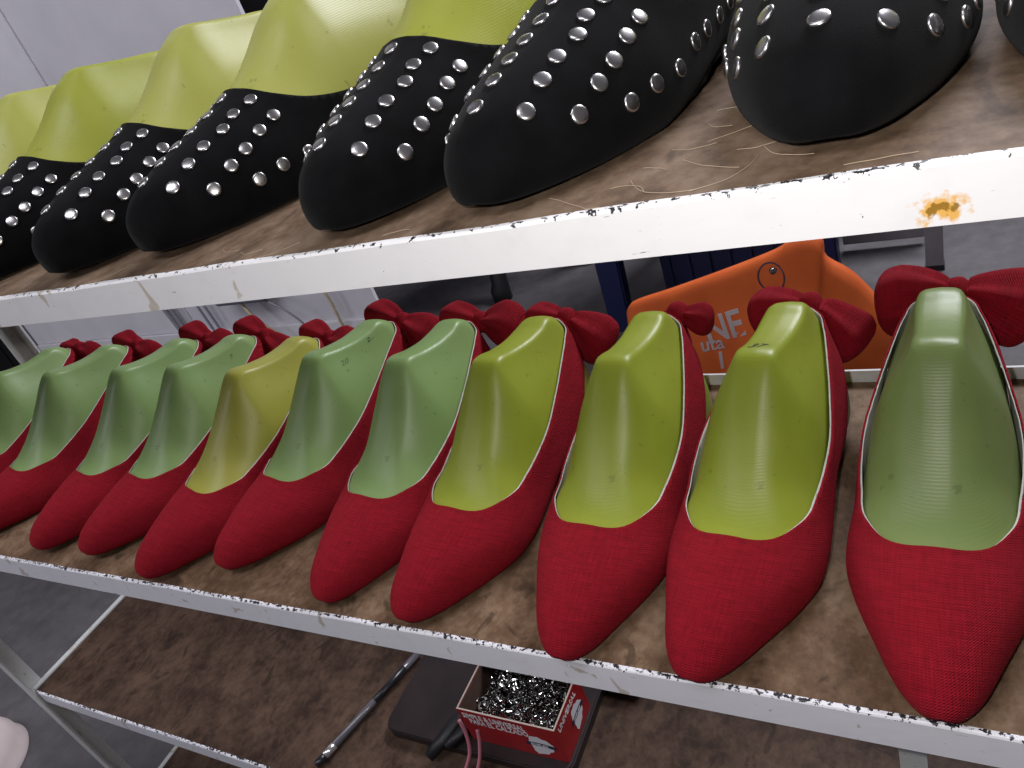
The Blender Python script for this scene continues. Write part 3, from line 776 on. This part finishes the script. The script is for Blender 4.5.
hp = link('eyelet_heap', bm_mesh('eyelet_heap', bm, False), M['nickel'])
hp.location = bx.location; hp.modifiers.new('t', 'SOLIDIFY').thickness = 0.0003
tag(hp, 'heap of shiny metal eyelets filling the red cardboard box', 'eyelets', kind='stuff')

pn = empty('ballpoint_pen', P(-0.568, 0.085, ZB + 0.0062))
pn.rotation_euler = (0, 0, math.atan2(0.155 - 0.020, -0.550 + 0.590))
tag(pn, 'slim clear ballpoint pen with silver tip section lying on the bottom shelf', 'pen')
def rod(name, a, b, r, mat): return tube(name, [(a, 0, 0), (a + 0.0004, 0, 0), ((a + b) / 2, 0, 0), (b - 0.0004, 0, 0), (b, 0, 0)], [r * 0.8, r, r, r, r * 0.8], mat, pn, 12)
rod('barrel', -0.046, 0.085, 0.0040, M['pen_barrel']); rod('grip', -0.060, -0.046, 0.0045, M['pen_silver'])
rod('tip', -0.072, -0.060, 0.0042, M['pen_ink']); rod('ink_tube', 0.012, 0.060, 0.0042, M['pen_ink'])

sc = empty('black_pliers', P(-0.440, 0.080, ZB + 0.0128))
tag(sc, 'black gripped pliers lying against the left side of the red box', 'pliers')
tube('grip', [(0.002, 0.03, 0.010), (-0.006, 0.010, 0.008), (-0.014, -0.010, 0.003), (-0.024, -0.026, -0.0035)], [0.004, 0.0070, 0.0075, 0.006], M['black_rubber'], sc, 12, 0.8)
tube('grip', [(0.008, 0.03, 0.008), (0.008, 0.012, 0.007), (0.003, -0.002, 0.006), (-0.006, -0.016, 0.004)], [0.004, 0.006, 0.006, 0.004], M['black_rubber'], sc, 12, 0.8)
tube('jaw', [(0.004, 0.028, 0.010), (0.006, 0.046, 0.012), (0.008, 0.058, 0.012)], [0.006, 0.005, 0.002], M['nickel'], sc, 10, 0.6)
lathe('rivet', [(0.0001, 0.0185), (0.0025, 0.018), (0.003, 0.016), (0.003, 0.010)], M['nickel'], sc, 12).location = (0.002, 0.026, 0)
for k, pts in enumerate((((-0.418, 0.073, ZB + 0.058), (-0.414, 0.069, ZB + 0.042), (-0.414, 0.060, ZB + 0.022), (-0.424, 0.043, ZB + 0.005), (-0.446, 0.012, ZB + 0.0022)),
                         ((-0.404, 0.075, ZB + 0.044), (-0.403, 0.069, ZB + 0.032), (-0.405, 0.058, ZB + 0.015), (-0.410, 0.043, ZB + 0.004), (-0.424, 0.010, ZB + 0.0022)))):
    c = tube('pink_cord', curve_pts([P(*p) for p in pts], 24), 0.0019, M['pink_cord'])
    tag(c, ('pink cord nearer the pliers, hanging over the shelf edge left of the red box', 'pink cord nearer the red box front, hanging over the shelf edge')[k], 'cord', 'pink cords by the red box')

tb = empty('blue_tray', P(-0.318, 0.190, ZB))
tag(tb, 'dark blue plastic tray with pale rim behind the red box', 'tray')
bm = bmesh.new(); add_box(bm, (-0.042, -0.02, 0), (0.042, 0.06, 0.016), 0.006); link('tray_body', bm_mesh('tray_body', bm, True), M['blue_plastic'], tb)
rim = []
for cx, cy, a0 in ((-0.034, -0.012, PI), (0.034, -0.012, 1.5 * PI), (0.034, 0.052, 0), (-0.034, 0.052, PI / 2)):
    for k in range(5): rim.append((cx + 0.0095 * math.cos(a0 + k * PI / 8), cy + 0.0095 * math.sin(a0 + k * PI / 8), 0.0155))
rim.append(rim[0]); tube('rim', rim, 0.0016, M['rim_pale'], tb, 8)

# ------------------------------------------------------------------ behind the rack
# orange bag standing on the floor
bag = empty('orange_bag', (-0.30, 0.80, 0.0))
tag(bag, 'orange cloth bag with pale lettering slumped on the floor behind the rack', 'bag')
def Y8(px, py, yy=0.80):
    d = R @ Vector((px - 512, -(py - 384), -770.893)); c = CAM
    return c + d * ((yy - c.y) / d.y)
outline_top = [(622, 322), (628, 312), (665, 300), (720, 281), (770, 262), (786, 252), (803, 246), (819, 250), (823, 268), (850, 284), (878, 312), (903, 342), (907, 357), (902, 366)]
tp = np.array([(Y8(*p).x, Y8(*p).z) for p in outline_top])
tp = catmull(tp, 46)
nb = 26; vs, fs = [], []
for s in (-1, 1):
    for i, (x, zt) in enumerate(tp):
        ii = i / (len(tp) - 1); edge = math.sin(PI * ii) ** 0.45
        xb = -0.545 + 0.475 * ii
        for j in range(nb + 1):
            v = j / nb; xx = x + (xb - x) * v ** 1.4; z = zt * (1 - v)
            th = (0.004 + 0.060 * edge * (math.sin(min(1, v * 1.25 + 0.02) * PI * 0.5)) ** 0.7)
            fold = 0.006 * math.sin(xx * 70 + z * 22) * edge * min(1, v * 4) + 0.005 * math.sin(z * 60 - xx * 25) * edge * min(1, v * 4)
            vs.append((xx + 0.30, s * th + fold * 0.8 + 0.03 * (1 - v), z))
m = len(tp) * (nb + 1)
for s in range(2):
    for i in range(len(tp) - 1):
        for j in range(nb):
            a = s * m + i * (nb + 1) + j; q = (a, a + 1, a + nb + 2, a + nb + 1); fs.append(q if s == 0 else q[::-1])
def brd(a, b): fs.append((a, b, b + m, a + m))
for i in range(len(tp) - 1): brd(i * (nb + 1), (i + 1) * (nb + 1)); brd((i + 1) * (nb + 1) + nb, i * (nb + 1) + nb)
for j in range(nb): brd(j + 1, j); brd((len(tp) - 1) * (nb + 1) + j, (len(tp) - 1) * (nb + 1) + j + 1)
me = mesh('bag_body', vs, fs, True); bm = bmesh.new(); bm.from_mesh(me); bmesh.ops.recalc_face_normals(bm, faces=bm.faces); bm.to_mesh(me); bm.free()
body = link('bag_body', me, M['orange_cloth'], bag)
from mathutils.bvhtree import BVHTree
bvh = BVHTree.FromPolygons([Vector(v) for v in vs], fs)
def drape(me, x, z, rot, mat, name):
    """print following the front of the bag"""
    c, s = math.cos(rot), math.sin(rot)
    for v in me.vertices:
        xx, zz = x + c * v.co.x - s * v.co.y, z + s * v.co.x + c * v.co.y
        h = bvh.ray_cast(Vector((xx, -0.5, zz)), Vector((0, 1, 0)))
        v.co = Vector((xx, (h[0].y if h[0] else -0.06) - 0.0012, zz))
    o = link(name, me, mat, bag); return o
def at_bag(px, py): p = Y8(px, py, 0.745); return p.x + 0.30, p.z
x, z = at_bag(703, 358); drape(text_mesh('NE', 0.052, 0.0012), x, z, 0.30, M['bag_print'], 'lettering')
x, z = at_bag(697, 364); drape(text_mesh('uta', 0.030, 0.0006), x, z, 0.12, M['bag_print'], 'lettering')
x, z = at_bag(716, 379); drape(text_mesh('l', 0.040, 0.0008), x, z, 0.0, M['bag_print'], 'lettering')
vs2, fs2 = [], []
for k in range(41):
    q = 2 * PI * k / 40
    for r in (0.0185, 0.0205): vs2.append((r * math.cos(q), r * math.sin(q), 0))
for k in range(40): fs2.append((2 * k, 2 * k + 2, 2 * k + 3, 2 * k + 1))
x, z = at_bag(764, 299); drape(mesh('ring_mark', vs2, fs2), x, z, 0, M['navy_plastic'], 'ring_mark')
lp = lathe('snap_button', [(0.0001, 0.003), (0.004, 0.0025), (0.006, 0.001), (0.0065, 0)], M['nickel'], bag, 16)
x, z = at_bag(766, 294); h = bvh.ray_cast(Vector((x, -0.5, z)), Vector((0, 1, 0)))
lp.location = (x, (h[0].y if h[0] else -0.05), z); lp.rotation_euler = (PI / 2, 0, 0)

# blue plastic chair
ch = empty('plastic_chair', (-0.47, 1.43, 0))
tag(ch, 'dark blue plastic chair behind the orange bag', 'chair')
def leg(x0, y0, x1, y1, wd):
    vs = []
    for (x, y, z, s) in ((x0, y0, 0, 1.0), (x1, y1, 0.43, 1.25)):
        a = wd * s; vs += [(x - a, y - a * 0.7, z), (x + a, y - a * 0.7, z), (x + a, y + a * 0.7, z), (x - a, y + a * 0.7, z)]
    fs = [(0, 1, 5, 4), (1, 2, 6, 5), (2, 3, 7, 6), (3, 0, 4, 7), (3, 2, 1, 0), (4, 5, 6, 7)]
    bm = bmesh.new(); mm = mesh('leg', vs, fs); bm.from_mesh(mm); bmesh.ops.bevel(bm, geom=list(bm.edges), offset=0.004, segments=2, affect='EDGES')
    link('leg', bm_mesh('leg', bm), M['blue_plastic'], ch)
for a in ((-0.235, -0.17, -0.22, -0.16), (0.225, -0.10, 0.21, -0.10), (-0.21, 0.24, -0.19, 0.20), (0.21, 0.24, 0.19, 0.20)): leg(*a, 0.026)
bm = bmesh.new(); add_box(bm, (-0.25, -0.20, 0.425), (0.25, 0.23, 0.45), 0.01); link('seat', bm_mesh('seat', bm), M['blue_plastic'], ch)
bm = bmesh.new(); add_box(bm, (-0.23, 0.22, 0.45), (0.23, 0.25, 0.86), 0.01); link('backrest', bm_mesh('backrest', bm), M['blue_plastic'], ch)
cr = empty('storage_crate', (-0.455, 1.50, 0))
tag(cr, 'dark navy plastic crate under the blue chair', 'crate')
for a, b, nm in (((-0.17, -0.12, 0), (0.17, 0.12, 0.012), 'base'), ((-0.17, -0.12, 0.012), (0.17, -0.108, 0.28), 'side'), ((-0.17, 0.108, 0.012), (0.17, 0.12, 0.28), 'side'),
                 ((-0.17, -0.108, 0.012), (-0.158, 0.108, 0.28), 'side'), ((0.158, -0.108, 0.012), (0.17, 0.108, 0.28), 'side')):
    box(nm, a, b, M['navy_plastic'], cr, 0.002)
for k in range(7): box('rib', (-0.15 + k * 0.048, -0.126, 0.02), (-0.144 + k * 0.048, -0.12, 0.26), M['navy_plastic'], cr)

# black stool whose leg shows under the upper rail
st = empty('round_stool', (-1.13, 1.66, 0))
tag(st, 'black round stool of which one leg shows under the upper rail', 'stool')
lathe('seat', [(0.0001, 0.46), (0.17, 0.46), (0.18, 0.45), (0.18, 0.43), (0.17, 0.42), (0.0001, 0.42)], M['black_rubber'], st, 40)
for a in (-1.62, -0.05, 1.52, 3.09):
    x, y = math.cos(a), math.sin(a); tube('leg', [(0.20 * x, 0.20 * y, 0.0), (0.20 * x, 0.20 * y, 0.03), (0.19 * x, 0.19 * y, 0.05), (0.14 * x, 0.14 * y, 0.425)], [0.028, 0.029, 0.024, 0.022], M['black_rubber'], st, 14)

# grey steel table at the right
tbq = empty('steel_frame', (-0.20, 1.60, 0))
tag(tbq, 'grey open steel frame standing on the floor at the right behind the rack', 'frame')
for x, y in ((0.15, -0.17), (0.15, 0.45), (0.55, 0.45), (0.55, -0.17)):
    box('leg', (x - 0.017, y - 0.012, 0), (x + 0.017, y + 0.012, 0.72), M['grey_steel'], tbq, 0.002)
    box('foot', (x - 0.018, y - 0.013, -0.0), (x + 0.018, y + 0.013, 0.012), M['black_rubber'], tbq)
box('lower_panel', (-0.04, -0.06, 0.02), (0.13, -0.045, 0.16), M['grey_steel'], tbq, 0.002)
box('panel_slot', (-0.035, -0.0625, 0.055), (0.10, -0.0598, 0.064), M['black_rubber'], tbq)
for a, b in (((0.14, -0.18, 0.72), (0.56, -0.16, 0.74)), ((0.14, 0.44, 0.72), (0.56, 0.46, 0.74)), ((0.14, -0.16, 0.72), (0.16, 0.44, 0.74)), ((0.54, -0.16, 0.72), (0.56, 0.44, 0.74))):
    box('top_bar', a, b, M['grey_steel'], tbq, 0.002)

# socket box with loose cables on the white partition
sb = empty('socket_box', (-1.47, WY - 0.003, Z0 - 0.19))
tag(sb, 'grey socket box with loose cables on the white partition', 'socket box')
bm = bmesh.new(); add_box(bm, (-0.085, -0.05, -0.015), (0.085, -0.001, 0.085), 0.012); link('box_body', bm_mesh('box_body', bm, True), M['socket_grey'], sb)
for nm, pts, r, mt in (('cable', [(-0.02, -0.03, -0.01), (0.01, -0.035, -0.06), (0.06, -0.03, -0.12), (0.12, -0.02, -0.20), (0.16, -0.012, -0.30)], 0.004, 'cable_cream'),
                       ('cable', [(0.05, -0.03, -0.01), (0.12, -0.04, -0.04), (0.15, -0.03, -0.10), (0.11, -0.02, -0.17), (0.09, -0.012, -0.28)], 0.0025, 'cable_grey'),
                       ('cable', [(0.13, -0.02, 0.16), (0.20, -0.02, 0.08), (0.245, -0.02, -0.02), (0.25, -0.02, -0.12), (0.245, -0.013, -0.30)], 0.0035, 'cable_cream')):
    tube(nm, curve_pts(pts, 24), r, M[mt], sb)
cb = empty('hanging_cables', (-1.74, WY - 0.02, 0))
tag(cb, 'grey cables hanging in a bundle on the white partition', 'cables')
for k, (dx, r, lo) in enumerate(((-0.055, 0.007, 0.27), (-0.03, 0.006, 0.20), (0.075, 0.0035, 0.18), (0.10, 0.0035, 0.2))):
    tube('cable', curve_pts([(dx - 0.01, 0, 0.47), (dx, -0.004, 0.43), (dx + 0.008, -0.004, 0.37), (dx + 0.02, 0, lo)], 16), r, M['cable_grey'], cb)

# floor things at the lower left
pl = empty('floor_board', (-0.72, 0.14, 0.0))
tag(pl, 'reddish brown board with pale edge lying on the floor under the rack', 'board')
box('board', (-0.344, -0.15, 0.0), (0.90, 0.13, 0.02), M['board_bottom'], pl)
box('edge_strip', (-0.352, -0.15, 0.0), (-0.344, 0.13, 0.021), M['rail_grey'], pl)
bo = lathe('upturned_bowl', [(0.100, 0.0), (0.102, 0.004), (0.098, 0.010), (0.096, 0.03), (0.088, 0.05), (0.072, 0.064), (0.05, 0.071), (0.02, 0.074), (0.0001, 0.0745)], M['pale_plastic'], None, 48)
bo.location = (-1.475, -0.075, 0.0)
tag(bo, 'pale pinkish rounded plastic bowl upturned on the floor at lower left', 'bowl')
cab = empty('dark_cabinet', (-3.1, 1.25, 0.0))
tag(cab, 'dark cabinet in the gap left of the white partition', 'cabinet')
box('carcass', (-0.62, -0.1, 0.0), (0.48, 0.4, 1.5), M['wall_dark'], cab, 0.004); box('door', (-0.60, -0.116, 0.05), (-0.08, -0.1, 1.46), M['black_rubber'], cab, 0.003); box('door', (-0.06, -0.116, 0.05), (0.46, -0.1, 1.46), M['black_rubber'], cab, 0.003)
